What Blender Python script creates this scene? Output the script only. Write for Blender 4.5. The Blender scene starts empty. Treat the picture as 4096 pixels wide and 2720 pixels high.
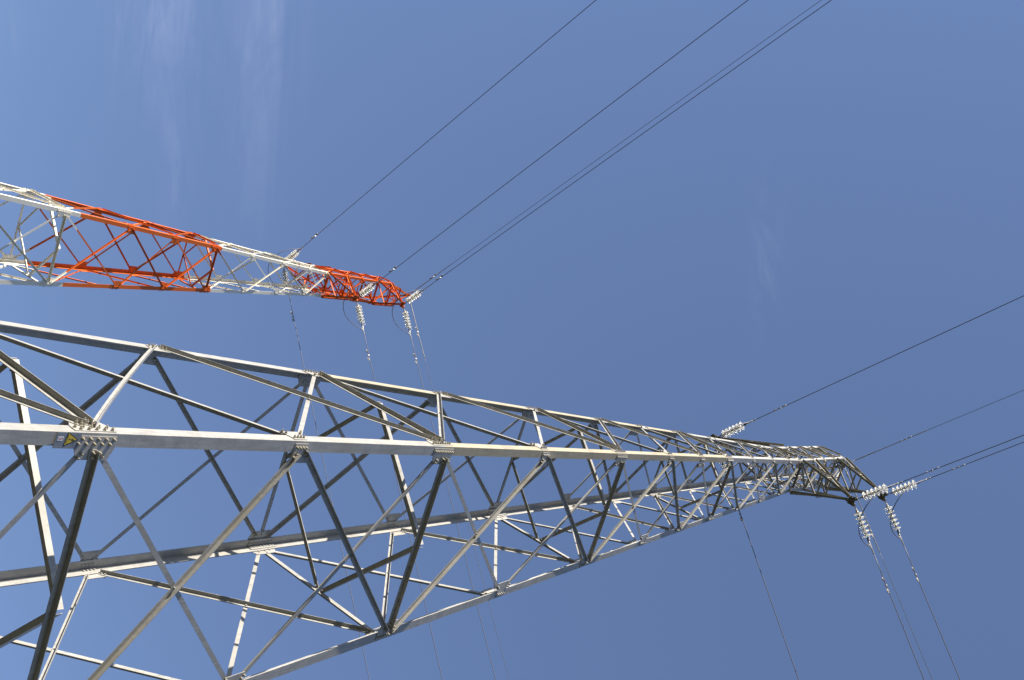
import bpy, math, random
from mathutils import Vector, Matrix
V = Vector
R_ = math.radians
random.seed(4)
SC = bpy.context.scene
COL = SC.collection

# ------------------------------------------------------------------ scale
U = 2.0                       # metres per survey unit
Z0 = 3.906                    # height of panel point 0 above the ground (units)
def W3(x, y, z): return V((x * U, y * U, (z + Z0) * U))

# ------------------------------------------------------------------ camera
cam_d = bpy.data.cameras.new('camera')
cam = bpy.data.objects.new('camera', cam_d)
COL.objects.link(cam)
cam_d.sensor_width = 36.0
cam_d.lens = 4220.08463 * 36.0 / 4096.0
cam_d.clip_start = 0.05
cam_d.clip_end = 20000
rt = V((-0.30948482, -0.74251898, 0.594041))
dn = V((0.9396324, -0.334702, 0.07117249))
fw = V((0.14597979, 0.58020698, 0.80128008))
cp = W3(-2.89933848, -5.56478391, -3.10616926)
cam.matrix_world = Matrix(((rt.x, -dn.x, -fw.x, cp.x), (rt.y, -dn.y, -fw.y, cp.y),
                           (rt.z, -dn.z, -fw.z, cp.z), (0, 0, 0, 1)))
SC.camera = cam

# ------------------------------------------------------------------ light
SUN_EL, SUN_AZ = R_(27.0), R_(180.0 + 3.6)        # direction towards the sun
to_sun = V((math.cos(SUN_EL) * math.cos(SUN_AZ), math.cos(SUN_EL) * math.sin(SUN_AZ), math.sin(SUN_EL)))
sun_d = bpy.data.lights.new('sun', 'SUN')
sun_d.energy = 5.0
sun_d.angle = R_(0.53)
sun_d.color = (1.0, 0.92, 0.80)
sun = bpy.data.objects.new('sun', sun_d)
COL.objects.link(sun)
sun.location = (-60, -6, 60)
sun.rotation_euler = to_sun.to_track_quat('Z', 'Y').to_euler()

world = bpy.data.worlds.new('World')
SC.world = world
world.use_nodes = True
nt = world.node_tree
nt.nodes.clear()
N = nt.nodes.new
L = nt.links.new
def wmath(op, a, b=None, c=None):
    n = N('ShaderNodeMath'); n.operation = op
    for i, v in enumerate((a, b, c)):
        if v is None: continue
        if isinstance(v, (int, float)): n.inputs[i].default_value = v
        else: L(v, n.inputs[i])
    return n.outputs[0]
sky = N('ShaderNodeTexSky')
sky.sky_type = 'NISHITA'
sky.sun_disc = False
sky.sun_elevation = SUN_EL
sky.sun_rotation = math.atan2(to_sun.x, to_sun.y)
sky.altitude = 100
sky.air_density = 1.0
sky.dust_density = 0.2
sky.ozone_density = 3.0
tint = N('ShaderNodeMix'); tint.data_type = 'RGBA'; tint.blend_type = 'MULTIPLY'
tint.inputs[0].default_value = 1.0
L(sky.outputs[0], tint.inputs[6])
tint.inputs[7].default_value = (1.0, 0.90, 0.925, 1)
# thin cirrus high up, laid out by direction on a flat layer
even = N('ShaderNodeMix'); even.data_type = 'RGBA'; even.inputs[0].default_value = 0.22
L(tint.outputs[2], even.inputs[6])
even.inputs[7].default_value = (0.80, 1.27, 2.52, 1)       # one colour mixed in everywhere to even out the sky's brightness
tc = N('ShaderNodeTexCoord')
sx = N('ShaderNodeSeparateXYZ'); L(tc.outputs['Generated'], sx.inputs[0])
zc = wmath('MAXIMUM', sx.outputs[2], 0.05)
px = wmath('DIVIDE', sx.outputs[0], zc)
py = wmath('ADD', wmath('DIVIDE', sx.outputs[1], zc), wmath('MULTIPLY', px, 0.35))
def cirrus(scale_x, scale_y, detail, off, lo, hi):
    cb = N('ShaderNodeCombineXYZ')
    L(wmath('MULTIPLY', px, scale_x), cb.inputs[0]); L(wmath('MULTIPLY', py, scale_y), cb.inputs[1])
    cb.inputs[2].default_value = off
    nz = N('ShaderNodeTexNoise'); nz.inputs['Scale'].default_value = 1.0
    nz.inputs['Detail'].default_value = detail; nz.inputs['Roughness'].default_value = 0.62
    nz.inputs['Distortion'].default_value = 1.3
    L(cb.outputs[0], nz.inputs['Vector'])
    mr = N('ShaderNodeMapRange'); mr.inputs[1].default_value = lo; mr.inputs[2].default_value = hi
    mr.interpolation_type = 'SMOOTHSTEP'
    L(nz.outputs[0], mr.inputs[0])
    return mr.outputs[0]
def blob(cx, cy, rx, ry):
    a = wmath('POWER', wmath('DIVIDE', wmath('SUBTRACT', px, cx), rx), 2)
    b = wmath('POWER', wmath('DIVIDE', wmath('SUBTRACT', py, cy), ry), 2)
    return wmath('EXPONENT', wmath('MULTIPLY', wmath('ADD', a, b), -1))
veil = cirrus(2.0, 8.0, 4, 3.1, 0.26, 0.78)
fibre = cirrus(4.5, 22.0, 6, 6.4, 0.30, 0.75)
tuft = cirrus(6.0, 8.0, 6, 8.2, 0.28, 0.66)
streak = wmath('MULTIPLY', veil, wmath('ADD', wmath('ADD', wmath('MULTIPLY', fibre, 0.40), wmath('MULTIPLY', tuft, 0.85)), 0.12))
puff = cirrus(11.0, 20.0, 9, 1.3, 0.40, 0.70)
m1 = wmath('MULTIPLY', blob(-0.12, 1.60, 0.15, 0.13), 1.0)
m2 = wmath('MULTIPLY', blob(-0.10, 1.300, 0.20, 0.065), 0.95)
m3 = wmath('MULTIPLY', blob(0.15, 1.50, 0.09, 0.05), 0.40)
m4 = wmath('MULTIPLY', blob(0.03, 2.08, 0.05, 0.06), 0.40)
dens = wmath('MULTIPLY', streak, wmath('ADD', wmath('ADD', m1, m2), wmath('ADD', m3, m4)))
m5 = wmath('MULTIPLY', blob(-0.010, 0.455, 0.070, 0.016), 0.34)
dens = wmath('ADD', dens, wmath('MULTIPLY', puff, m5))
dens = wmath('MULTIPLY', dens, 0.14)
mixc = N('ShaderNodeMix'); mixc.data_type = 'RGBA'
L(dens, mixc.inputs[0]); L(even.outputs[2], mixc.inputs[6])
mixc.inputs[7].default_value = (4.8, 5.0, 6.2, 1)
bg = N('ShaderNodeBackground'); bg.inputs[1].default_value = 0.097
L(mixc.outputs[2], bg.inputs[0])
wo = N('ShaderNodeOutputWorld'); L(bg.outputs[0], wo.inputs[0])

SC.view_settings.view_transform = 'Standard'
SC.view_settings.look = 'None'
SC.view_settings.exposure = 1.11
SC.view_settings.gamma = 1.0
SC.view_settings.use_curve_mapping = False
SC.render.engine = 'CYCLES'
SC.cycles.max_bounces = 10
SC.cycles.transparent_max_bounces = 16
SC.render.film_transparent = False

# ------------------------------------------------------------------ materials
def new_mat(name):
    m = bpy.data.materials.new(name); m.use_nodes = True
    t = m.node_tree
    return m, t, t.nodes['Principled BSDF']
def steel(name, base, dark, metallic, rough, scale=6.0, spangle=0.5, stain=None, spec=0.3):
    m, t, b = new_mat(name)
    g = t.nodes.new('ShaderNodeNewGeometry')
    n1 = t.nodes.new('ShaderNodeTexNoise'); n1.inputs['Scale'].default_value = scale
    n1.inputs['Detail'].default_value = 7; n1.inputs['Roughness'].default_value = 0.65
    t.links.new(g.outputs['Position'], n1.inputs['Vector'])
    n2 = t.nodes.new('ShaderNodeTexVoronoi'); n2.inputs['Scale'].default_value = scale * 9
    t.links.new(g.outputs['Position'], n2.inputs['Vector'])
    mx = t.nodes.new('ShaderNodeMix'); mx.data_type = 'FLOAT'; mx.inputs[0].default_value = spangle * 0.15
    t.links.new(n1.outputs[0], mx.inputs[2]); t.links.new(n2.outputs['Distance'], mx.inputs[3])
    nb_ = t.nodes.new('ShaderNodeTexNoise'); nb_.inputs['Scale'].default_value = 38.0; nb_.inputs['Detail'].default_value = 3
    t.links.new(g.outputs['Position'], nb_.inputs['Vector'])
    mx2 = t.nodes.new('ShaderNodeMix'); mx2.data_type = 'FLOAT'; mx2.inputs[0].default_value = 0.35
    t.links.new(mx.outputs[0], mx2.inputs[2]); t.links.new(nb_.outputs[0], mx2.inputs[3])
    mr = t.nodes.new('ShaderNodeMapRange'); mr.inputs[1].default_value = 0.36; mr.inputs[2].default_value = 0.60
    t.links.new(mx2.outputs[0], mr.inputs[0])
    c = t.nodes.new('ShaderNodeMix'); c.data_type = 'RGBA'
    c.inputs[6].default_value = (*dark, 1); c.inputs[7].default_value = (*base, 1)
    t.links.new(mr.outputs[0], c.inputs[0])
    mp = t.nodes.new('ShaderNodeMapping'); mp.inputs['Scale'].default_value = (30, 30, 1.6)
    t.links.new(g.outputs['Position'], mp.inputs['Vector'])
    ns_ = t.nodes.new('ShaderNodeTexNoise'); ns_.inputs['Scale'].default_value = 1.0; ns_.inputs['Detail'].default_value = 4
    t.links.new(mp.outputs[0], ns_.inputs['Vector'])
    ms_ = t.nodes.new('ShaderNodeMapRange'); ms_.inputs[1].default_value = 0.42; ms_.inputs[2].default_value = 0.66
    ms_.inputs[3].default_value = 1.0; ms_.inputs[4].default_value = 0.85
    t.links.new(ns_.outputs[0], ms_.inputs[0])
    cs_ = t.nodes.new('ShaderNodeMix'); cs_.data_type = 'RGBA'; cs_.blend_type = 'MULTIPLY'; cs_.inputs[0].default_value = 1.0
    t.links.new(c.outputs[2], cs_.inputs[6]); t.links.new(ms_.outputs[0], cs_.inputs[7])
    out = cs_.outputs[2]
    if stain:
        n3 = t.nodes.new('ShaderNodeTexNoise'); n3.inputs['Scale'].default_value = 1.3
        n3.inputs['Detail'].default_value = 5
        t.links.new(g.outputs['Position'], n3.inputs['Vector'])
        m3_ = t.nodes.new('ShaderNodeMapRange'); m3_.inputs[1].default_value = 0.5; m3_.inputs[2].default_value = 0.72
        m3_.inputs[4].default_value = 0.8
        t.links.new(n3.outputs[0], m3_.inputs[0])
        c2 = t.nodes.new('ShaderNodeMix'); c2.data_type = 'RGBA'
        c2.inputs[7].default_value = (*stain, 1)
        t.links.new(m3_.outputs[0], c2.inputs[0]); t.links.new(out, c2.inputs[6]); out = c2.outputs[2]
    t.links.new(out, b.inputs['Base Color'])
    rr = t.nodes.new('ShaderNodeMapRange'); rr.inputs[3].default_value = rough - 0.1; rr.inputs[4].default_value = rough + 0.12
    t.links.new(n1.outputs[0], rr.inputs[0]); t.links.new(rr.outputs[0], b.inputs['Roughness'])
    b.inputs['Metallic'].default_value = metallic
    b.inputs['Specular IOR Level'].default_value = spec
    return m
M_GALV = steel('galvanised_steel', (0.415, 0.405, 0.375), (0.30, 0.297, 0.285), 0.18, 0.5, stain=(0.32, 0.305, 0.26))
M_GALV_NEW = steel('smooth_galvanised_steel', (0.45, 0.44, 0.41), (0.36, 0.355, 0.335), 0.25, 0.45, stain=(0.37, 0.36, 0.32))
M_WEATH = steel('weathered_steel', (0.39, 0.35, 0.262), (0.31, 0.275, 0.20), 0.0, 0.62, stain=(0.31, 0.265, 0.18))
M_BRACE = steel('brace_steel', (0.385, 0.377, 0.35), (0.285, 0.28, 0.262), 0.1, 0.5, stain=(0.29, 0.277, 0.24))
M_ARM_SHADE = steel('shaded_arm_steel', (0.33, 0.315, 0.27), (0.23, 0.22, 0.185), 0.05, 0.55, stain=(0.24, 0.215, 0.165))  # crossarm steel with the shade of its undersides put into the colour
M_BOLT = steel('bolt_steel', (0.418, 0.383, 0.294), (0.320, 0.294, 0.231), 0.2, 0.45, scale=20)
M_DARK = steel('fitting_steel', (0.10, 0.095, 0.085), (0.06, 0.055, 0.05), 0.3, 0.55, scale=20)
M_TIP_SHADE = steel('shaded_tip_steel', (0.20, 0.18, 0.15), (0.13, 0.12, 0.10), 0.1, 0.55, scale=14)  # same steel as the arms, darkened: its shade is in the colour
M_FIT = steel('forged_fitting', (0.42, 0.40, 0.36), (0.26, 0.25, 0.22), 0.5, 0.5, scale=20)
M_LINK = steel('chain_steel', (0.20, 0.18, 0.15), (0.12, 0.11, 0.09), 0.4, 0.5, scale=20)
M_WIRE = steel('weathered_aluminium', (0.20, 0.20, 0.23), (0.14, 0.14, 0.17), 0.3, 0.55, scale=20)
M_ALU = steel('bright_aluminium', (0.55, 0.54, 0.50), (0.45, 0.44, 0.41), 0.5, 0.45, scale=20)

def paint_bands(name, cuts):
    """white and red aviation paint, changing colour at real heights up the tower (world z)."""
    m, t, b = new_mat(name)
    g = t.nodes.new('ShaderNodeNewGeometry')
    s = t.nodes.new('ShaderNodeSeparateXYZ'); t.links.new(g.outputs['Position'], s.inputs[0])
    n1 = t.nodes.new('ShaderNodeTexNoise'); n1.inputs['Scale'].default_value = 3.0; n1.inputs['Detail'].default_value = 6
    t.links.new(g.outputs['Position'], n1.inputs['Vector'])
    white = t.nodes.new('ShaderNodeMix'); white.data_type = 'RGBA'
    white.inputs[6].default_value = (0.72, 0.685, 0.58, 1); white.inputs[7].default_value = (0.83, 0.80, 0.70, 1)
    red = t.nodes.new('ShaderNodeMix'); red.data_type = 'RGBA'
    red.inputs[6].default_value = (0.60, 0.118, 0.018, 1); red.inputs[7].default_value = (0.72, 0.165, 0.026, 1)
    for q in (white, red): t.links.new(n1.outputs[0], q.inputs[0])
    acc = None                                     # red when an odd number of cuts lie below
    for c in cuts:
        k = t.nodes.new('ShaderNodeMath'); k.operation = 'GREATER_THAN'
        t.links.new(s.outputs[2], k.inputs[0]); k.inputs[1].default_value = c
        if acc is None: acc = k.outputs[0]
        else:
            d = t.nodes.new('ShaderNodeMath'); d.operation = 'SUBTRACT'
            t.links.new(acc, d.inputs[0]); t.links.new(k.outputs[0], d.inputs[1])
            e = t.nodes.new('ShaderNodeMath'); e.operation = 'ABSOLUTE'
            t.links.new(d.outputs[0], e.inputs[0]); acc = e.outputs[0]
    mx = t.nodes.new('ShaderNodeMix'); mx.data_type = 'RGBA'
    t.links.new(acc, mx.inputs[0]); t.links.new(white.outputs[2], mx.inputs[6]); t.links.new(red.outputs[2], mx.inputs[7])
    t.links.new(mx.outputs[2], b.inputs['Base Color'])
    b.inputs['Roughness'].default_value = 0.5
    b.inputs['Specular IOR Level'].default_value = 0.25
    return m
def plain(name, col, rough=0.5, metallic=0.0):
    m, t, b = new_mat(name)
    n1 = t.nodes.new('ShaderNodeTexNoise'); n1.inputs['Scale'].default_value = 40
    mx = t.nodes.new('ShaderNodeMix'); mx.data_type = 'RGBA'
    mx.inputs[6].default_value = (*[c * 0.85 for c in col], 1); mx.inputs[7].default_value = (*col, 1)
    t.links.new(n1.outputs[0], mx.inputs[0]); t.links.new(mx.outputs[2], b.inputs['Base Color'])
    b.inputs['Roughness'].default_value = rough; b.inputs['Metallic'].default_value = metallic
    return m
M_YEL = plain('sign_yellow', (0.62, 0.44, 0.03)); M_BLK = plain('sign_black', (0.02, 0.02, 0.02))
M_WHT = plain('sign_white', (0.72, 0.72, 0.72)); M_NUM = plain('sign_red', (0.5, 0.03, 0.05))
M_PLATE = steel('sign_plate_steel', (0.25, 0.27, 0.30), (0.18, 0.20, 0.235), 0.15, 0.5, scale=14)

mg, t, b = new_mat('toughened_glass')
t.nodes.remove(b)
gl = t.nodes.new('ShaderNodeBsdfGlass'); gl.inputs['IOR'].default_value = 1.5; gl.inputs['Roughness'].default_value = 0.06
gl.inputs['Color'].default_value = (1.0, 1.0, 0.98, 1)
tl = t.nodes.new('ShaderNodeBsdfTranslucent'); tl.inputs['Color'].default_value = (0.95, 0.94, 0.86, 1)
df = t.nodes.new('ShaderNodeBsdfDiffuse'); df.inputs['Color'].default_value = (0.95, 0.94, 0.88, 1)
mm = t.nodes.new('ShaderNodeMixShader'); mm.inputs[0].default_value = 0.5
t.links.new(tl.outputs[0], mm.inputs[1]); t.links.new(df.outputs[0], mm.inputs[2])
mm2 = t.nodes.new('ShaderNodeMixShader'); mm2.inputs[0].default_value = 0.30
t.links.new(gl.outputs[0], mm2.inputs[1]); t.links.new(mm.outputs[0], mm2.inputs[2])
t.links.new(mm2.outputs[0], t.nodes['Material Output'].inputs[0])
M_GLASS = mg

mgd, t, b = new_mat('dry_grass')
g = t.nodes.new('ShaderNodeNewGeometry')
n1 = t.nodes.new('ShaderNodeTexNoise'); n1.inputs['Scale'].default_value = 0.35; n1.inputs['Detail'].default_value = 10
t.links.new(g.outputs['Position'], n1.inputs['Vector'])
cr = t.nodes.new('ShaderNodeValToRGB')
cr.color_ramp.elements[0].position = 0.35; cr.color_ramp.elements[0].color = (0.015, 0.020, 0.009, 1)
cr.color_ramp.elements[1].position = 0.68; cr.color_ramp.elements[1].color = (0.036, 0.036, 0.020, 1)
t.links.new(n1.outputs[0], cr.inputs[0]); t.links.new(cr.outputs[0], b.inputs['Base Color'])
b.inputs['Roughness'].default_value = 0.95
M_GROUND = mgd

# ------------------------------------------------------------------ mesh helpers
class MB:
    """collects shapes and links them as ONE mesh object"""
    def __init__(s): s.v = []; s.f = []; s.mi = []; s.sm = []; s.cur = 0; s.smooth = False
    def add(s, vs, fs):
        o = len(s.v); s.v += [tuple(p) for p in vs]
        s.f += [tuple(i + o for i in f) for f in fs]
        s.mi += [s.cur] * len(fs); s.sm += [s.smooth] * len(fs)
    def sweep(s, rings, cap=True):
        n = len(rings[0]); vs = [p for r in rings for p in r]; fs = []
        for k in range(len(rings) - 1):
            for i in range(n):
                j = (i + 1) % n
                fs.append((k * n + i, k * n + j, (k + 1) * n + j, (k + 1) * n + i))
        if cap:
            fs.append(tuple(range(n - 1, -1, -1))); fs.append(tuple(range((len(rings) - 1) * n, len(rings) * n)))
        s.add(vs, fs)
    def angle(s, pts, e1, e2, w1, w2, t):
        prof = ((0, 0), (w1, 0), (w1, t), (t, t), (t, w2), (0, w2))
        s.sweep([[p + e1 * a + e2 * c for a, c in prof] for p in pts])
    def prism(s, poly, h):                    # poly: list of points, h: extrusion vector
        s.sweep([list(poly), [p + h for p in poly]])
    def box(s, c, ax, ay, az):                # half axes
        q = [c - ax - ay, c + ax - ay, c + ax + ay, c - ax + ay]
        s.sweep([[p - az for p in q], [p + az for p in q]])
    def tube(s, pts, r, n=8, closed=False):
        rings = []
        up = V((0, 0, 1)); m = len(pts); last = None
        for i, p in enumerate(pts):
            a = pts[i - 1] if (i > 0 or closed) else p
            c = pts[(i + 1) % m] if (i < m - 1 or closed) else p
            d = (c - a).normalized()
            if last is None:
                x = d.orthogonal().normalized()
            else:
                x = (last - d * last.dot(d)).normalized()
            last = x; y = d.cross(x)
            rr = r[i] if isinstance(r, (list, tuple)) else r
            rings.append([p + x * rr * math.cos(2 * math.pi * k / n) + y * rr * math.sin(2 * math.pi * k / n) for k in range(n)])
        if closed: rings.append(rings[0])
        s.sweep(rings, cap=not closed)
    def lathe(s, o, ax, prof, n=24):          # prof: (distance along axis, radius)
        x = ax.orthogonal().normalized(); y = ax.cross(x)
        s.sweep([[o + ax * a + x * r * math.cos(2 * math.pi * k / n) + y * r * math.sin(2 * math.pi * k / n) for k in range(n)] for a, r in prof])
    def hexbolt(s, p, n, h_out, h_in, r, inner):
        x = n.orthogonal().normalized(); y = n.cross(x)
        def ring(rr, c, m=6): return [c + x * rr * math.cos(2 * math.pi * k / m) + y * rr * math.sin(2 * math.pi * k / m) for k in range(m)]
        rs = []
        if h_in: rs += [ring(r, p - n * (inner + h_in)), ring(r, p - n * (inner + 0.0003)), ring(r * .5, p - n * inner)]
        rs += [ring(r * (.5 if h_in else 1.25), p + n * 0.0002), ring(r * 1.25, p + n * 0.0003), ring(r * 1.25, p + n * 0.004), ring(r, p + n * 0.0042), ring(r, p + n * h_out * 0.62), ring(r * .58, p + n * h_out * 0.64), ring(r * .5, p + n * h_out)]
        s.sweep(rs)
    def build(s, name, mats, parent=None):
        me = bpy.data.meshes.new(name)
        me.from_pydata(s.v, [], s.f)
        if not isinstance(mats, (list, tuple)): mats = [mats]
        for m in mats: me.materials.append(m)
        for i, p in enumerate(me.polygons): p.material_index = s.mi[i]; p.use_smooth = s.sm[i]
        import bmesh
        bm = bmesh.new(); bm.from_mesh(me); bmesh.ops.recalc_face_normals(bm, faces=bm.faces); bm.to_mesh(me); bm.free()
        o = bpy.data.objects.new(name, me); COL.objects.link(o)
        if parent is not None:
            o.parent = parent
            o.matrix_parent_inverse = parent.matrix_world.inverted()
        return o
def tag(o, label=None, cat=None, group=None, kind=None):
    if label: o['label'] = label
    if cat: o['category'] = cat
    if group: o['group'] = group
    if kind: o['kind'] = kind
    return o
def empty(name, mat=None):
    o = bpy.data.objects.new(name, None); o.empty_display_size = 0.2
    COL.objects.link(o)
    if mat is not None: o.matrix_world = mat
    bpy.context.view_layer.update()
    return o
def copy_tree(o, parent=None):
    c = o.copy(); COL.objects.link(c)
    if parent is not None: c.parent = parent
    for ch in o.children: copy_tree(ch, c)
    return c

# ------------------------------------------------------------------ ground
gm = MB()
NG = 60
def gz(x, y):
    d = math.hypot(x, y)
    low = (0.25 * math.sin(x * 0.05) + 0.3 * math.cos(y * 0.043 + x * 0.02)) * min(1, max(0, (d - 15) / 60))
    a = math.atan2(y, x)
    added_hills = min(1, max(0, (d - 140) / 900)) ** 1.3  # unseen ring of far hills, added to cut light from the low sky
    return low + added_hills * (150 + 45 * math.sin(3 * a + 1) + 25 * math.sin(7 * a) + 12 * math.sin(x * 0.011) * math.cos(y * 0.013))
def gc(i): 
    s_ = (i / NG) * 2 - 1
    return math.copysign(abs(s_) ** 3.2, s_) * 6000
gv = [V((gc(i), gc(j), gz(gc(i), gc(j)))) for j in range(NG + 1) for i in range(NG + 1)]
gm.add(gv, [(j * (NG + 1) + i, j * (NG + 1) + i + 1, (j + 1) * (NG + 1) + i + 1, (j + 1) * (NG + 1) + i) for j in range(NG) for i in range(NG)])
tag(gm.build('ground', M_GROUND), kind='structure')

# ------------------------------------------------------------------ lattice tower geometry (units, shared by both towers)
ZL = [0.0, 1.53069, 3.07717, 4.61975, 6.14613, 7.38361, 8.29731, 9.20896, 10.09451, 10.9188, 11.64959, 12.14161,
      12.69631, 13.15826, 13.61155, 14.04679]
KT, DZ, WTOP = 0.06123823, 0.01237, 0.25363
SGN = {'b': (-1, -1), 'a': (-1, 1), 'c': (1, 1), 'd': (1, -1)}
RINGF = [('a', 'b'), ('b', 'd'), ('d', 'c'), ('c', 'a')]
NRM = {('a', 'b'): V((-1, 0, 0)), ('b', 'd'): V((0, -1, 0)), ('d', 'c'): V((1, 0, 0)), ('c', 'a'): V((0, 1, 0))}
def zlev(i):
    return ZL[i] if i >= 0 else i * 1.54
def hw(z):
    if z <= ZL[11]: return 1 - KT * z
    w11 = 1 - KT * ZL[11]
    return w11 + (WTOP - w11) * (z - ZL[11]) / (ZL[15] - ZL[11])
HLEV = {-2, 0, 2, 4, 7, 11}
def legw(i):                 # flange width in metres of the leg at level i
    return 0.168 if i < 2 else 0.158 if i < 4 else 0.148 if i < 7 else 0.134 if i < 11 else 0.108
def scl(i): return 1.0 if i < 4 else 0.86 if i < 7 else 0.74 if i < 11 else 0.62

def build_tower(off, name, label, mats, fine):
    ox, oy, oz = off
    def P(l, z): 
        w = hw(z); sx_, sy_ = SGN[l]
        return W3(sx_ * w + ox, sy_ * w + oy, z + oz)
    def node(l, i):
        z = zlev(i)
        if i < 11: z += DZ if l in 'ad' else -DZ
        return P(l, z)
    root = empty(name, Matrix.Translation(W3(ox, oy, -Z0)))
    tag(root, label, 'transmission tower', 'lattice transmission towers')
    axis = V((ox * U, oy * U, 0))
    G = 0.010                      # gusset thickness
    def face_n(l1, l2, i):
        n = NRM[(l1, l2)]
        ld = (P(l1, zlev(i) + .3) - P(l1, zlev(i) - .3)).normalized()
        h = (P(l2, zlev(i)) - P(l1, zlev(i))).normalized()
        q = ld.cross(h).normalized()
        return q if q.dot(n) > 0 else -q
    # ---------------- legs, one length of angle between splices, with an inner splice angle at each joint
    cuts = [(-9, 0), (0, 2), (2, 4), (4, 7), (7, 11), (11, 15)]
    for l in 'bacd':
        sx_, sy_ = SGN[l]
        e1, e2 = V((-sx_, 0, 0)), V((0, -sy_, 0))
        for a, c in cuts:
            za = (-Z0 - oz if a == -9 else zlev(a)) ; zb = zlev(c)
            w = legw(c - 1)
            mb = MB()
            mb.angle([P(l, za + (0.001 if a != -9 else 0)), P(l, zb)], e1, e2, w * 0.90, w * 1.1, 0.016 if c < 7 else 0.012)
            o = mb.build('leg_section', mats['leg_old'] if (c in (4, 7) and l in 'ab') else mats['leg_new'] if c > 7 else mats['leg'], root)
            if c < 11 or c == 11:
                i = c; t_ = 0.016 if c < 7 else 0.012
                w2 = legw(c) - t_ - 0.02
                half = (0.125 if c < 7 else 0.10) * U
                p0, p1 = P(l, zb - half / U), P(l, zb + half / U)
                k = t_ + 0.001
                sp = MB()
                sp.angle([p + e1 * k + e2 * k for p in (p0, p1)], e1, e2, w2, w2, 0.012)
                ax = (p1 - p0).normalized()
                for q in range(8):
                    c_ = p0.lerp(p1, (q + .5) / 8)
                    for u_, v_ in ((e1, e2), (e2, e1)):
                        pb = c_ + u_ * (0.55 * w2 + k) + v_ * (k + 0.012)
                        sp.hexbolt(pb, v_, 0.016, 0, 0.014 * scl(c), 0)
                sp.build('splice_angle', mats['plate'], o)
    # ---------------- gussets
    gus = {}
    for (l1, l2) in RINGF:
        for i in range(-2, 16):
            n = face_n(l1, l2, i)
            for l, m in ((l1, l2), (l2, l1)):
                Nn = node(l, i)
                uh = (node(m, i) - node(l, i)); uh.z = 0; uh = uh.normalized()
                vh = (P(l, zlev(i) + .3) - P(l, zlev(i) - .3)).normalized()
                s_ = scl(i); lw = legw(i if i not in HLEV else i)
                big = i in HLEV
                hl = (0.245 if i <= 2 else 0.235 if i < 5 else 0.20 if i < 8 else 0.12) if big else (0.115 if i < 8 else 0.07)
                if i > 11: hl = 0.05
                ho = hl * (0.62 if big and i < 8 else 1.0) + 0.03 * s_ + (0.02 if not big else 0)
                u0, u1, u2 = lw * 0.20, lw + 0.01, lw + (0.128 if i < 3 else 0.15) * s_
                top = MB()
                base = Nn + n * 0.001 + vh * (0.04 if (big and i <= 0) else 0.0)
                poly = [base + uh * a + vh * c for a, c in ((u0, -hl), (u0, hl), (u1 * .9, hl + (0.03 if not big else 0)), (u2, ho), (u2, -ho), (u1 * .9, -hl - (0.01 if not big else 0)))]
                top.prism(poly, n * (G - 0.001))
                nb = (10 if i <= 0 else 8) if big and i <= 7 else 6 if big else 4 if i < 11 else 3
                bolts = []
                br = (0.0165 if i < 4 else 0.0145 if i < 8 else 0.012)
                bh = (0.042 if i < 4 else 0.036 if i < 8 else 0.028)
                for q in range(nb):
                    if i <= 0 and big:
                        row = q % 2; v_ = (-0.85 + 1.7 * (q // 2 + 0.42 * (1 - row)) / 4.4) * hl; u_ = lw * (0.36 if row == 0 else 0.68)
                    else:
                        v_ = (-1 + 2 * (q + .5) / nb) * hl * 0.97; u_ = lw * 0.5
                    bolts.append((base + uh * u_ + vh * v_ + n * (G - 0.001), 0.018 + G))
                gus[(l, i, (l1, l2))] = (n, uh, vh, top, bolts, br, bh, lw)
    # ---------------- bracing
    def member(parent, nm, A, B, n, w, t_, side, s0, s1, mat, bow=0.0, gap=G, lift=0.0, xb=None):
        d = (B - A).normalized()
        up = n.cross(d); up = up if up.z > 0 else -up
        up = up.normalized()
        a, c = A + d * s0, B - d * s1
        o_ = n * (gap + 0.0015 + lift) if side > 0 else n * (-0.0015 - lift)
        ns = 12 if bow else 2
        pts = []
        for k in range(ns):
            f_ = k / (ns - 1)
            pts.append(a.lerp(c, f_) + up * (w / 2 - bow * 4 * f_ * (1 - f_)) + o_)
        mb = MB(); mb.angle(pts, -up, n * side, w, w, t_)
        if xb is not None: mb.hexbolt(A + d * xb + n * (gap + 0.0015 + t_), n, 0.03, 0.02, 0.013, t_ + gap + 0.008)
        return mb.build(nm, mat, parent), d, up
    def addb(key, p, inner=0.012):
        gus[key][4].append((p, inner))
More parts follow.
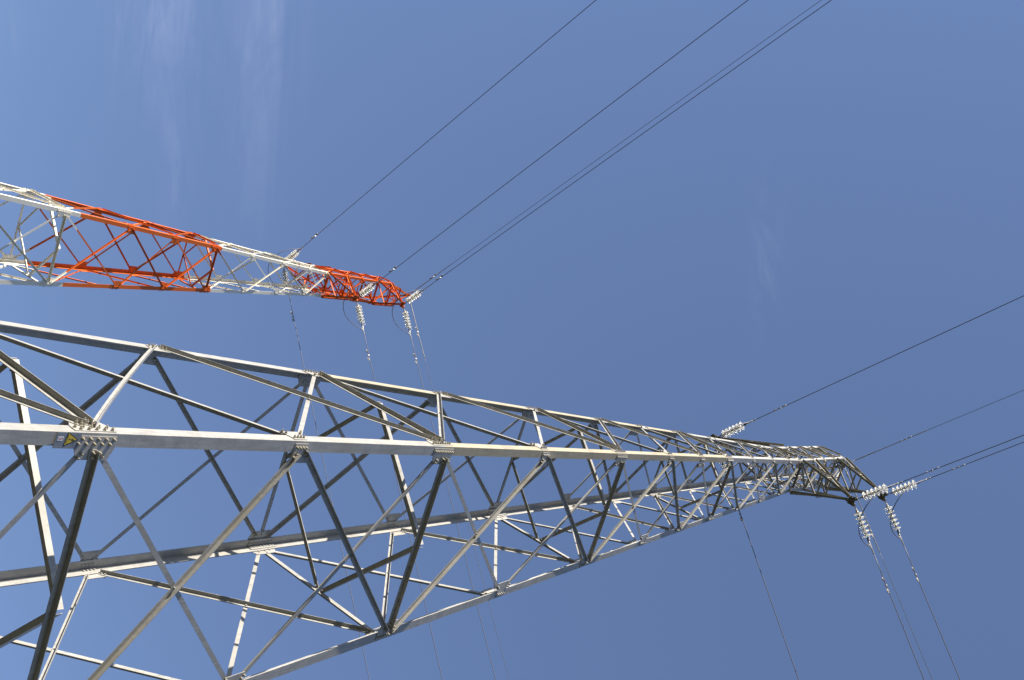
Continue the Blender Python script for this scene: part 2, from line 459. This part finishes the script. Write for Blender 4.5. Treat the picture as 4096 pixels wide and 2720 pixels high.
    for (l1, l2) in RINGF:
        for i in range(-2, 15):
            for (j1, j2) in ((i, i + 1), (i + 1, i)):
                fk = (l1, l2)
                n = (face_n(l1, l2, j1) + face_n(l1, l2, j2)).normalized()
                g1, g2 = gus[(l1, j1, fk)], gus[(l2, j2, fk)]
                odd = j1 % 2 == 1
                side = 1 if odd else -1
                s_ = scl(i)
                w = (0.064 if i < 3 else 0.061) * (s_ if i >= 4 else 1)
                if i >= 11: w = 0.048
                A = node(l1, j1) + g1[1] * g1[7] * 0.5
                B = node(l2, j2) + g2[1] * g2[7] * 0.5
                d = (B - A).normalized()
                up = n.cross(d); up = up if up.z > 0 else -up
                ends = []
                for q, (P0, g_, sg) in enumerate(((A, g1, 1), (B, g2, -1))):
                    us = g_[7] * 0.86 if odd else g_[7] + w / 2 * abs(up.dot(g_[1])) + 0.006
                    ends.append((us - g_[7] * 0.5) / abs(d.dot(g_[1])))
                nm = 'base_brace' if i < 0 else 'diagonal_brace' if i < 11 else 'cage_brace'
                bow = 0.028 if (fk == ('a', 'b') and j1 == 1 and j2 == 0 and fine) else 0.0
                mt = mats['brace'] if (i + len(nm) + j1) % 3 else mats['brace2']
                wa, wb = hw(zlev(j1)), hw(zlev(j2))
                xb = (B - A).length * wa / (wa + wb) if (odd and 0 <= i < 8) else None
                o, d, up = member(root, nm, A, B, n, w, 0.007 * (1 if i < 4 else .85), side, ends[0], ends[1], mt, bow, xb=xb)
                for P0, sg, e_, key in ((A, 1, ends[0], (l1, j1, fk)), (B, -1, ends[1], (l2, j2, fk))):
                    for q in (0.032, 0.085):
                        pb = P0 + d * sg * (e_ + q * max(s_, .7)) + n * (G + (0.009 if side > 0 else 0.0015))
                        addb(key, pb, 0.02)
    # ---------------- level struts and the diamond of plan braces on top of them
    for i in (-2, 0, 2, 4, 7, 11, 12, 13, 14, 15):
        mids = {}
        for fk in RINGF:
            l1, l2 = fk
            n = face_n(l1, l2, i)
            g1, g2 = gus[(l1, i, fk)], gus[(l2, i, fk)]
            w = 0.076 if i < 3 else 0.07 if i < 5 else 0.058 if i < 11 else 0.056
            st = g1[7] * 1.06 if i % 2 == 0 else g1[7] + 0.05
            A, B = node(l1, i), node(l2, i)
            A = V((A.x, A.y, (A.z + B.z) / 2)); B = V((B.x, B.y, A.z))
            member(root, 'level_strut', A, B, n, w, 0.008, 1, st, st, mats['strut_hi'] if i == 11 else mats['brace'], gap=G + (0.010 if i % 2 else 0.0))
            for P0, sg, key in ((A, 1, (l1, i, fk)), (B, -1, (l2, i, fk))):
                d = (B - A).normalized()
                for q in (0.03, 0.085): addb(key, P0 + d * sg * (st + q * scl(i)) + n * (G + 0.011), 0.02)
            mids[fk] = ((A + B) / 2, n, (B - A).normalized(), w)
        if i in (-2, 0, 2, 4, 7, 11):
            for q in range(4):
                f1, f2 = RINGF[q], RINGF[(q + 1) % 4]
                (m1_, n1_, d1_, w1_), (m2_, n2_, d2_, w2_) = mids[f1], mids[f2]
                sh = 0.06 * scl(i)
                a = m1_ + d1_ * sh; c = m2_ - d2_ * sh
                d = (c - a).normalized()
                ex = 0.085 * scl(i)
                zt = V((0, 0, w1_ / 2 + 0.0025))
                inw = V((axis.x - (a.x + c.x) / 2, axis.y - (a.y + c.y) / 2, 0))
                inw = (inw - d * inw.dot(d)).normalized()
                ww = 0.076 if i < 3 else 0.068 if i < 5 else 0.056 if i < 8 else 0.05
                mb = MB()
                mb.angle([a - d * ex + zt - inw * ww / 2, c + d * ex + zt - inw * ww / 2], inw, V((0, 0, 1)), ww, ww, 0.007)
                for P0, sg in ((a, 1), (c, -1)):
                    for r_ in (-0.02, 0.04):
                        mb.hexbolt(P0 + d * sg * r_ + zt - V((0, 0, 0.009)), V((0, 0, -1)), 0.03, 0, 0.013, 0)
                mb.build('plan_brace', mats['brace'] if i != 11 else mats['strut_hi'], root)
    # ---------------- gusset plates with their bolts
    near = {('b', 0), ('a', 1), ('b', 1), ('a', 2), ('b', 2), ('d', 2)} if fine else set()
    for (l, i, fk), (n, uh, vh, top, bolts, br, bh, lw) in gus.items():
        nm = 'base_gusset' if i < 0 else 'gusset_plate' if i < 11 else 'cage_gusset'
        solo = (l, i) in near and fk in (('a', 'b'), ('b', 'd')) and not (l == 'd' and fk == ('d', 'c'))
        if not solo:
            for p, inner in bolts: top.hexbolt(p, n, bh, 0.014, br, inner)
        o = top.build(nm, mats['plate_hi'] if i == 11 else mats['plate'], root)
        if solo:
            for p, inner in bolts:
                mb = MB(); mb.hexbolt(p, n, bh, 0.014, br, inner); mb.build('bolt', mats['bolt'], o)
    # ---------------- crossarms (lower near arm, lower far arm, upper near arm)
    TIPS = {}
    for key, sy_, lo, hi, tip in (('one', -1, 11, 12, (-0.006, -1.1418, 12.2386)), ('far', 1, 11, 12, (0.0, 1.1868, 12.2010)),
                                  ('two', -1, 14, 15, (-0.0188, -1.1573, 13.5930))):
        T = W3(tip[0] + ox, tip[1] + oy, tip[2] + oz)
        TIPS[key] = T
        Lm, Lp = ('b', 'd') if sy_ < 0 else ('a', 'c')
        outy = V((0, sy_, 0))
        arm = MB()
        w = 0.070
        lows, ups = {}, {}
        for l in (Lm, Lp):
            sx_ = SGN[l][0]
            for i, zt, dct in ((lo, 0.0, lows), (hi, 0.05, ups)):
                a = node(l, i) + outy * 0.03
                e = T + V((sx_ * 0.05, -sy_ * 0.13, zt))
                dct[l] = (a, e)
                d = (e - a).normalized()
                e1 = V((-1, 0, 0)); e1 = (e1 - d * e1.dot(d)).normalized()
                e2 = V((0, 0, 1)) if i == lo else V((0, 0, -1))
                e2 = (e2 - d * e2.dot(d)); e2 = (e2 - e1 * e2.dot(e1)).normalized()
                arm.angle([a, e], e1, e2, w, w, 0.007)
        # tip: two cheek plates, a base plate and hanger lugs
        tp = MB()
        for sx_ in (-1, 1):
            cx = T + V((sx_ * 0.05, -sy_ * 0.06, 0.03))
            tp.prism([cx + V((0, q[0] * sy_, q[1])) for q in ((-0.16, -0.05), (-0.16, 0.09), (-0.02, 0.12), (0.10, 0.06), (0.12, -0.02), (0.06, -0.08), (-0.06, -0.09))], V((sx_ * 0.012, 0, 0)))
            for yy, zz in ((-0.12, 0.02), (-0.05, 0.02), (-0.1, 0.07), (0.03, 0.0), (0.03, -0.05)):
                tp.hexbolt(cx + V((sx_ * 0.012, yy * sy_, zz)), V((sx_, 0, 0)), 0.045, 0, 0.020, 0)
            lug = T + V((sx_ * 0.085, sy_ * 0.045, -0.03))
            dl = V((sx_ * 0.7, -0.7, 0)); nl = V((0, 0, 1))
            tp.prism([lug + dl * q[0] + dl.cross(nl) * q[1] for q in ((-0.09, -0.05), (0.02, -0.055), (0.06, -0.03), (0.06, 0.03), (0.02, 0.055), (-0.09, 0.05))], V((0, 0, 0.022)))
            tp.tube([lug + dl * 0.03 + V((0, 0, -0.05)), lug + dl * 0.03 + V((0, 0, 0.06))], 0.016, 8)
            for yy in (-0.10, -0.03):
                tp.hexbolt(T + V((sx_ * 0.09, yy * sy_, -0.035)), V((0, 0, -1)), 0.04, 0, 0.020, 0)
        pl = T + V((0, 0, -0.035))
        tp.prism([pl + V((q[0], q[1] * sy_, 0)) for q in ((-0.12, -0.12), (-0.13, 0.0), (-0.05, 0.07), (0.05, 0.07), (0.13, 0.0), (0.12, -0.12))], V((0, 0, 0.014)))
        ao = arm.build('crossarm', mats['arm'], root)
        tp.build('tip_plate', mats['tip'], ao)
        midp = {}
        for l in (Lm, Lp):
            for nm_, dct in (('lo', lows), ('hi', ups)):
                a, e = dct[l]; midp[(l, nm_)] = a.lerp(e, 0.47)
        def web(p, q, upv):
            d = (q - p).normalized()
            e2 = (upv - d * upv.dot(d)).normalized(); e1 = d.cross(e2)
            mb = MB(); mb.angle([p + e2 * 0.004, q + e2 * 0.004], e1, e2, 0.052, 0.052, 0.006)
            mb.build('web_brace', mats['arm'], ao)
        zu, zd = V((0, 0, 1)), V((0, 0, -1))
        web(midp[(Lm, 'lo')], midp[(Lp, 'lo')], zd)
        web(midp[(Lm, 'hi')], midp[(Lp, 'hi')], zu)
        web(midp[(Lm, 'lo')], midp[(Lm, 'hi')], V((-1, 0, 0)))
        web(midp[(Lp, 'lo')], midp[(Lp, 'hi')], V((1, 0, 0)))
        web(lows[Lm][0], midp[(Lp, 'lo')], zd)
        web(lows[Lm][0], midp[(Lm, 'hi')], V((-1, 0, 0)))
        web(lows[Lp][0], midp[(Lp, 'hi')], V((1, 0, 0)))
        web(ups[Lm][0], midp[(Lp, 'hi')], zu)
    # ---------------- earth wire peak
    pk = MB()
    AP = W3(ox, oy, 14.93 + oz)
    pm = {}
    for l in 'abcd':
        a = node(l, 15); sx_, sy_ = SGN[l]
        e = AP + V((sx_ * 0.04, sy_ * 0.04, 0))
        d = (e - a).normalized()
        e1 = V((-sx_, 0, 0)); e1 = (e1 - d * e1.dot(d)).normalized()
        e2 = V((0, -sy_, 0)); e2 = e2 - d * e2.dot(d); e2 = (e2 - e1 * e2.dot(e1)).normalized()
        pk.angle([a, e], e1, e2, 0.07, 0.07, 0.007)
        pm[l] = a.lerp(e, 0.5)
    pk.box(AP + V((0, 0, 0.02)), V((0.075, 0, 0)), V((0, 0.075, 0)), V((0, 0, 0.008)))
    bk0, bk1 = AP + V((0, 0.02, 0.05)), W3(ox - 0.008, oy - 0.165, 15.10 + oz)
    d = (bk1 - bk0).normalized(); sdv = V((1, 0, 0)); upv = sdv.cross(d)
    pk.box((bk0 + bk1) / 2, d * (bk1 - bk0).length / 2, sdv * 0.035, upv * 0.05)
    pk.box(bk1, d * 0.02, sdv * 0.06, upv * 0.07)
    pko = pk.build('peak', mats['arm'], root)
    for l1, l2 in RINGF:
        d = (pm[l2] - pm[l1]).normalized()
        mb = MB(); mb.angle([pm[l1] - d * .02, pm[l2] + d * .02], V((0, 0, -1)), NRM[(l1, l2)], 0.045, 0.045, 0.006)
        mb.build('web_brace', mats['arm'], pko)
    TIPS['earth'] = AP + V((0, 0, 0.04))
    return root, TIPS

grey_mats = dict(leg=M_GALV, leg_old=M_WEATH, leg_new=M_GALV_NEW, plate=M_GALV, plate_hi=M_GALV, brace=M_BRACE, brace2=M_GALV, strut_hi=M_ARM_SHADE, arm=M_ARM_SHADE, bolt=M_BOLT, tip=M_TIP_SHADE)
RT = (0.35547, 10.35508, -0.40234)
rz = lambda z: (z + RT[2] + Z0) * U
M_PAINT = paint_bands('aviation_paint', [rz(-1.6), rz(0.35), rz(6.42), rz(9.34), rz(12.20)])
M_PAINT_R = paint_bands('aviation_paint_top', [rz(11.0)])
M_PAINT_W = paint_bands('aviation_paint_pale', [rz(12.9)])
red_mats = dict(leg=M_PAINT, leg_old=M_PAINT, leg_new=M_PAINT, plate=M_PAINT, plate_hi=M_PAINT_W, brace=M_PAINT, brace2=M_PAINT, strut_hi=M_PAINT_R, arm=M_PAINT_R, bolt=M_PAINT, tip=M_PAINT_R)
_, TG = build_tower((0, 0, 0), 'lattice_tower', 'bare grey galvanised lattice pylon in front, with a yellow danger sign on one leg', grey_mats, True)
_, TR = build_tower(RT, 'lattice_tower', 'red and white banded lattice pylon standing behind the bare grey one', red_mats, False)

# ------------------------------------------------------------------ insulator string (local +X runs from the crossarm tip out along the line)
X, Y, Zv = V((1, 0, 0)), V((0, 1, 0)), V((0, 0, 1))
def make_string():
    root = empty('insulator_string')
    def link(x, r, ln, horiz):
        mb = MB(); mb.smooth = True
        s_ = Y if horiz else Zv; pts = []
        for k in range(20):
            a = 2 * math.pi * k / 20
            pts.append(X * (x + (ln - r) * math.copysign(abs(math.cos(a)) ** .7, math.cos(a))) + s_ * r * math.copysign(abs(math.sin(a)) ** .8, math.sin(a)))
        mb.tube(pts, 0.010, 6, closed=True)
        mb.build('chain_link', M_LINK, root)
    link(0.13, 0.028, 0.062, True); link(0.205, 0.028, 0.062, False)
    eye = MB(); eye.smooth = True
    eye.tube([X * 0.245, X * 0.285], 0.020, 8); eye.tube([X * 0.275, X * 0.30], 0.028, 10)
    eye.build('ball_eye', M_FIT, root)
    for k in range(6):
        x0 = 0.32 + k * 0.132
        g_ = MB(); g_.smooth = True
        g_.lathe(X * x0, X, [(0.044, 0.042), (0.053, 0.070), (0.062, 0.110), (0.071, 0.132), (0.078, 0.137), (0.084, 0.131),
                             (0.080, 0.120), (0.100, 0.108), (0.104, 0.100), (0.076, 0.090), (0.098, 0.076), (0.102, 0.068), (0.074, 0.056), (0.072, 0.030)], 28)
        disc = g_.build('glass_disc', M_GLASS, root)
        c_ = MB(); c_.smooth = True
        c_.lathe(X * x0, X, [(-0.012, 0.018), (-0.008, 0.034), (0.012, 0.042), (0.05, 0.047), (0.058, 0.044)], 14)
        c_.build('cap', M_FIT, disc)
        p_ = MB(); p_.smooth = True
        p_.lathe(X * x0, X, [(0.076, 0.020), (0.10, 0.012), (0.122, 0.012)], 10)
        p_.build('pin', M_DARK, disc)
    h = MB(); h.smooth = True
    h.tube([X * 0.27, X * 0.275 + Zv * .05, X * 0.30 + Zv * .12, X * 0.36 + Zv * .165, X * 0.52 + Zv * .19], 0.008, 6)
    h.build('arcing_horn', M_ALU, root)
    h = MB(); h.smooth = True
    h.tube([X * 1.17, X * 1.17 + Zv * 0.07, X * 1.16 + Zv * .14, X * 1.08 + Zv * .19], 0.008, 6)
    h.build('arcing_horn', M_ALU, root)
    f_ = MB()
    f_.box(X * 1.15, X * 0.035, Y * 0.022, Zv * 0.014); f_.box(X * 1.20, X * 0.03, Y * 0.012, Zv * 0.030)
    f_.hexbolt(X * 1.14 + Zv * .014, Zv, 0.03, 0.03, 0.013, .014); f_.hexbolt(X * 1.20 + Y * .012, Y, 0.03, 0.03, 0.013, .012)
    f_.build('clevis', M_DARK, root)
    f_ = MB(); f_.smooth = True
    f_.tube([X * 1.215, X * 1.235, X * 1.40, X * 1.42, X * 1.58, X * 1.60], [0.016, 0.024, 0.024, 0.019, 0.019, 0.0155], 10)
    f_.build('dead_end_clamp', M_ALU, root)
    f_ = MB(); f_.smooth = True
    f_.tube([X * 1.47 - Zv * .008, X * 1.42 - Zv * 0.022, X * 1.36 - Zv * 0.055, X * 1.32 - Zv * 0.10], 0.017, 8)
    f_.build('jumper_terminal', M_ALU, root)
    return root
def frame(o, az, slope):
    d = V((math.cos(az), math.sin(az), slope)).normalized()
    y = Zv.cross(d).normalized(); z = d.cross(y)
    return Matrix(((d.x, y.x, z.x, o.x), (d.y, y.y, z.y, o.y), (d.z, y.z, z.z, o.z), (0, 0, 0, 1)))
proto_string = make_string()
used = [False]
def place_string(T, az, slope, label):
    r = copy_tree(proto_string) if used[0] else proto_string
    used[0] = True
    r.matrix_world = frame(T, az, slope)
    tag(r, label, 'insulator string', 'glass insulator strings')

# ------------------------------------------------------------------ stockbridge damper (local X along the wire, wire at origin)
def make_damper():
    root = empty('vibration_damper')
    m = MB(); m.box(-Zv * 0.022, X * 0.022, Y * 0.016, Zv * 0.045); m.hexbolt(-Zv * .03 + Y * .016, Y, 0.02, 0.02, 0.012, .016)
    m.build('clamp', M_ALU, root)
    m = MB(); m.smooth = True
    m.tube([X * q * 0.01 - Zv * (0.065 + 0.00002 * q * q) for q in range(-21, 22, 3)], 0.006, 6)
    m.build('messenger_cable', M_WIRE, root)
    for s_ in (-1, 1):
        m = MB(); m.smooth = True
        pts = []
        for sy_ in (1,):
            pts = [X * s_ * 0.10 + Zv * -0.040, X * s_ * 0.19 + Zv * -0.040, X * s_ * 0.215 + Zv * -0.052, X * s_ * 0.222 + Zv * -0.072,
                   X * s_ * 0.215 + Zv * -0.094, X * s_ * 0.19 + Zv * -0.108, X * s_ * 0.11 + Zv * -0.108]
        m.tube(pts, 0.0115, 8)
        m.build('weight', M_FIT, root)
    return root
proto_damper = make_damper()
dused = [False]

# ------------------------------------------------------------------ conductors
def wire_pts(T, az, slope, s0, s1, cur):
    h = V((math.cos(az), math.sin(az), 0)); pts = []
    n = 40
    for k in range(n + 1):
        f_ = k / n; x = s0 + (s1 - s0) * f_ ** 1.6
        pts.append(T + h * x + Zv * (slope * x + max(0.0, x - 4) ** 2 / (2 * cur)))
    return pts
SPANS = {}
for _t, _w, _sl, _az in (('grey', 'out', -0.0869, (225.33, 225.41, 225.15, 225.03)), ('grey', 'on', -0.1237, (314.07, 314.11, 313.77, 313.49)),
                         ('red', 'out', -0.1247, (225.90, 226.34, 226.22, 226.26)), ('red', 'on', -0.0654, (316.28, 315.82, 315.98, 315.26))):
    for _k, _a in zip(('one', 'far', 'two', 'earth'), _az): SPANS[(_t, _w, _k)] = (R_(_a), _sl)
POS = {'one': 'lower near crossarm', 'two': 'upper near crossarm', 'far': 'far side crossarm', 'earth': 'peak'}
DIRN = {'out': 'towards upper right', 'on': 'towards lower edge'}
for tw, TT in (('grey', TG), ('red', TR)):
    twl = 'grey pylon' if tw == 'grey' else 'red-white pylon'
    for way in ('out', 'on'):
        for key in ('one', 'far', 'two', 'earth'):
            az, sl = SPANS[(tw, way, key)]
            T = TT[key]
            side_off = V((math.cos(az), math.sin(az), sl))
            if key != 'earth':
                place_string(T, az, sl, 'glass disc string, %s of %s, %s' % (POS[key], twl, DIRN[way]))
            else:
                m = MB(); m.smooth = True
                fr = frame(T, az, sl)
                def q(x, y=0, z=0): return fr @ V((x, y, z))
                m.tube([q(0.02), q(0.07, .02), q(0.12), q(0.07, -.02), q(0.02)], 0.009, 6)
                m.tube([q(0.11), q(0.16, 0, .02), q(0.20), q(0.16, 0, -.02), q(0.11)], 0.009, 6)
                m.tube([q(0.19), q(0.21), q(0.42), q(0.44), q(0.62), q(1.2), q(1.25), q(3.1), q(3.14)], [0.012, 0.022, 0.022, 0.018, 0.018, 0.018, 0.0145, 0.0145, 0.011], 8)
                tag(m.build('earth_wire_clamp', M_FIT), 'small steel clamp of the earth wire, %s of %s, %s' % (POS[key], twl, DIRN[way]), 'wire clamp', 'earth wire clamps')
            s0 = 1.58 if key != 'earth' else 3.0
            rad = 0.0118 if key != 'earth' else 0.0082
            m = MB(); m.smooth = True
            m.tube(wire_pts(T, az, sl, s0, 170.0, 1400.0), rad, 8)
            lab = ('dark power line from %s of %s, %s' if key != 'earth' else 'thin earth wire from %s of %s, %s') % (POS[key], twl, DIRN[way])
            tag(m.build('power_line' if key != 'earth' else 'earth_wire', M_WIRE), lab, 'power line' if key != 'earth' else 'earth wire', 'overhead wires')
            dd = 2.49 if key != 'earth' else (2.36 if tw == 'grey' else 1.85)
            r = copy_tree(proto_damper) if dused[0] else proto_damper
            dused[0] = True
            r.matrix_world = frame(T + side_off * dd, az, sl)
            tag(r, 'small damper on wire from %s of %s, %s' % (POS[key], twl, DIRN[way]), 'vibration damper', 'vibration dampers')
    # jumpers
    for key in ('one', 'far', 'two', 'earth'):
        T = TT[key]
        sa, ln, h = (0.45, 0.10, 0.40) if key == 'earth' else (1.37, 0.42, 1.6)
        (a1, s1), (a2, s2) = SPANS[(tw, 'out', key)], SPANS[(tw, 'on', key)]
        d1, d2 = V((math.cos(a1), math.sin(a1), s1)), V((math.cos(a2), math.sin(a2), s2))
        dz_ = Zv * (-0.045 if key != 'earth' else -0.02)
        A, B = T + d1 * sa + dz_, T + d2 * sa + dz_
        P1, P2 = A - d1 * ln - Zv * h, B - d2 * ln - Zv * h
        pts = [A * (1 - q) ** 3 + P1 * 3 * q * (1 - q) ** 2 + P2 * 3 * q * q * (1 - q) + B * q ** 3 for q in [k / 40 for k in range(41)]]
        m = MB(); m.smooth = True
        m.tube(pts, 0.0135 if key != 'earth' else 0.009, 8)
        tag(m.build('jumper_cable', M_WIRE), ('curved jumper cable hanging under %s of %s' if key != 'earth' else 'short jumper loop hanging at %s of %s') % (POS[key], twl), 'jumper cable', 'jumper cables')

# ------------------------------------------------------------------ danger sign on the near leg of the grey tower
def sign():
    def Pb(z): return W3(-hw(z), -hw(z), z)
    n = (Pb(.3) - Pb(-.3)).normalized().cross(V((1, 0, 0))); n = n if n.y < 0 else -n
    n.normalize()
    vh = (Pb(.3) - Pb(-.3)).normalized(); uh = n.cross(vh); uh = uh if uh.x > 0 else -uh
    uh.normalize()
    o = Pb(0) + n * 0.0125
    def S(u, v, e=0.0): return o + uh * (u * U) + vh * (v * U) + n * e
    root = empty('danger_sign', Matrix.Translation(S(0.042, -0.155)))
    tag(root, 'yellow triangle danger sign with a small number 5 plate on the grey pylon leg', 'danger sign')
    m = MB(); m.prism([S(0.000, -0.226), S(0.000, -0.085), S(0.086, -0.095), S(0.086, -0.231)], n * 0.003); m.build('backing_plate', M_PLATE, root)
    def tri(k, e, th):
        c = V((0.0355, -0.148)); pts = [V((-0.003, -0.168)), V((0.0755, -0.177)), V((0.036, -0.100))]
        m = MB(); m.prism([S(*(c + (p - c) * k), e) for p in pts], n * th); return m
    tb = tri(1.0, 0.0032, 0.001).build('triangle_border', M_BLK, root)
    tri(0.82, 0.0043, 0.0005).build('triangle_face', M_YEL, tb)
    m = MB()
    cu, cv = 0.036, -0.137
    m.prism([S(cu + a * 1.35, cv + b_ * 1.35, 0.005) for a, b_ in ((0.006, 0.014), (-0.004, 0.001), (0.001, 0.001), (-0.002, -0.010), (0.007, 0.005), (0.002, 0.005), (0.011, 0.012))], n * 0.0004)
    m.prism([S(cu + a * 1.5 + .001, cv + b_ * 1.35, 0.005) for a, b_ in ((-0.0045, -0.008), (0.0005, -0.008), (-0.002, -0.014))], n * 0.0004)
    m.build('lightning_bolt', M_BLK, tb)
    npl = MB(); npl.prism([S(0.022, -0.216, .0032), S(0.022, -0.185, .0032), S(0.0455, -0.187, .0032), S(0.0455, -0.218, .0032)], n * 0.001)
    npo = npl.build('number_plate', M_WHT, root)
    def text(body, size, u, v, e, mat, nm, par):
        cu_ = bpy.data.curves.new(nm, 'FONT'); cu_.body = body; cu_.size = size; cu_.align_x = 'CENTER'; cu_.align_y = 'CENTER'
        cu_.extrude = 0.0002
        tmp = bpy.data.objects.new(nm, cu_); COL.objects.link(tmp)
        bpy.context.view_layer.update()
        me = bpy.data.meshes.new_from_object(tmp.evaluated_get(bpy.context.evaluated_depsgraph_get()))
        bpy.data.objects.remove(tmp)
        q = S(u, v, e)
        mw = Matrix(((uh.x, vh.x, n.x, q.x), (uh.y, vh.y, n.y, q.y), (uh.z, vh.z, n.z, q.z), (0, 0, 0, 1)))
        me.transform(mw)
        me.materials.clear(); me.materials.append(mat)
        ob = bpy.data.objects.new(nm, me); COL.objects.link(ob); ob.parent = par
        ob.matrix_parent_inverse = par.matrix_world.inverted()
    bpy.context.view_layer.update()
    text('5', 0.062, 0.0338, -0.2015, 0.0045, M_NUM, 'numeral', npo)
    text('PERIGO DE MORTE', 0.0115, 0.0362, -0.1635, 0.0052, M_BLK, 'lettering', tb)
sign()
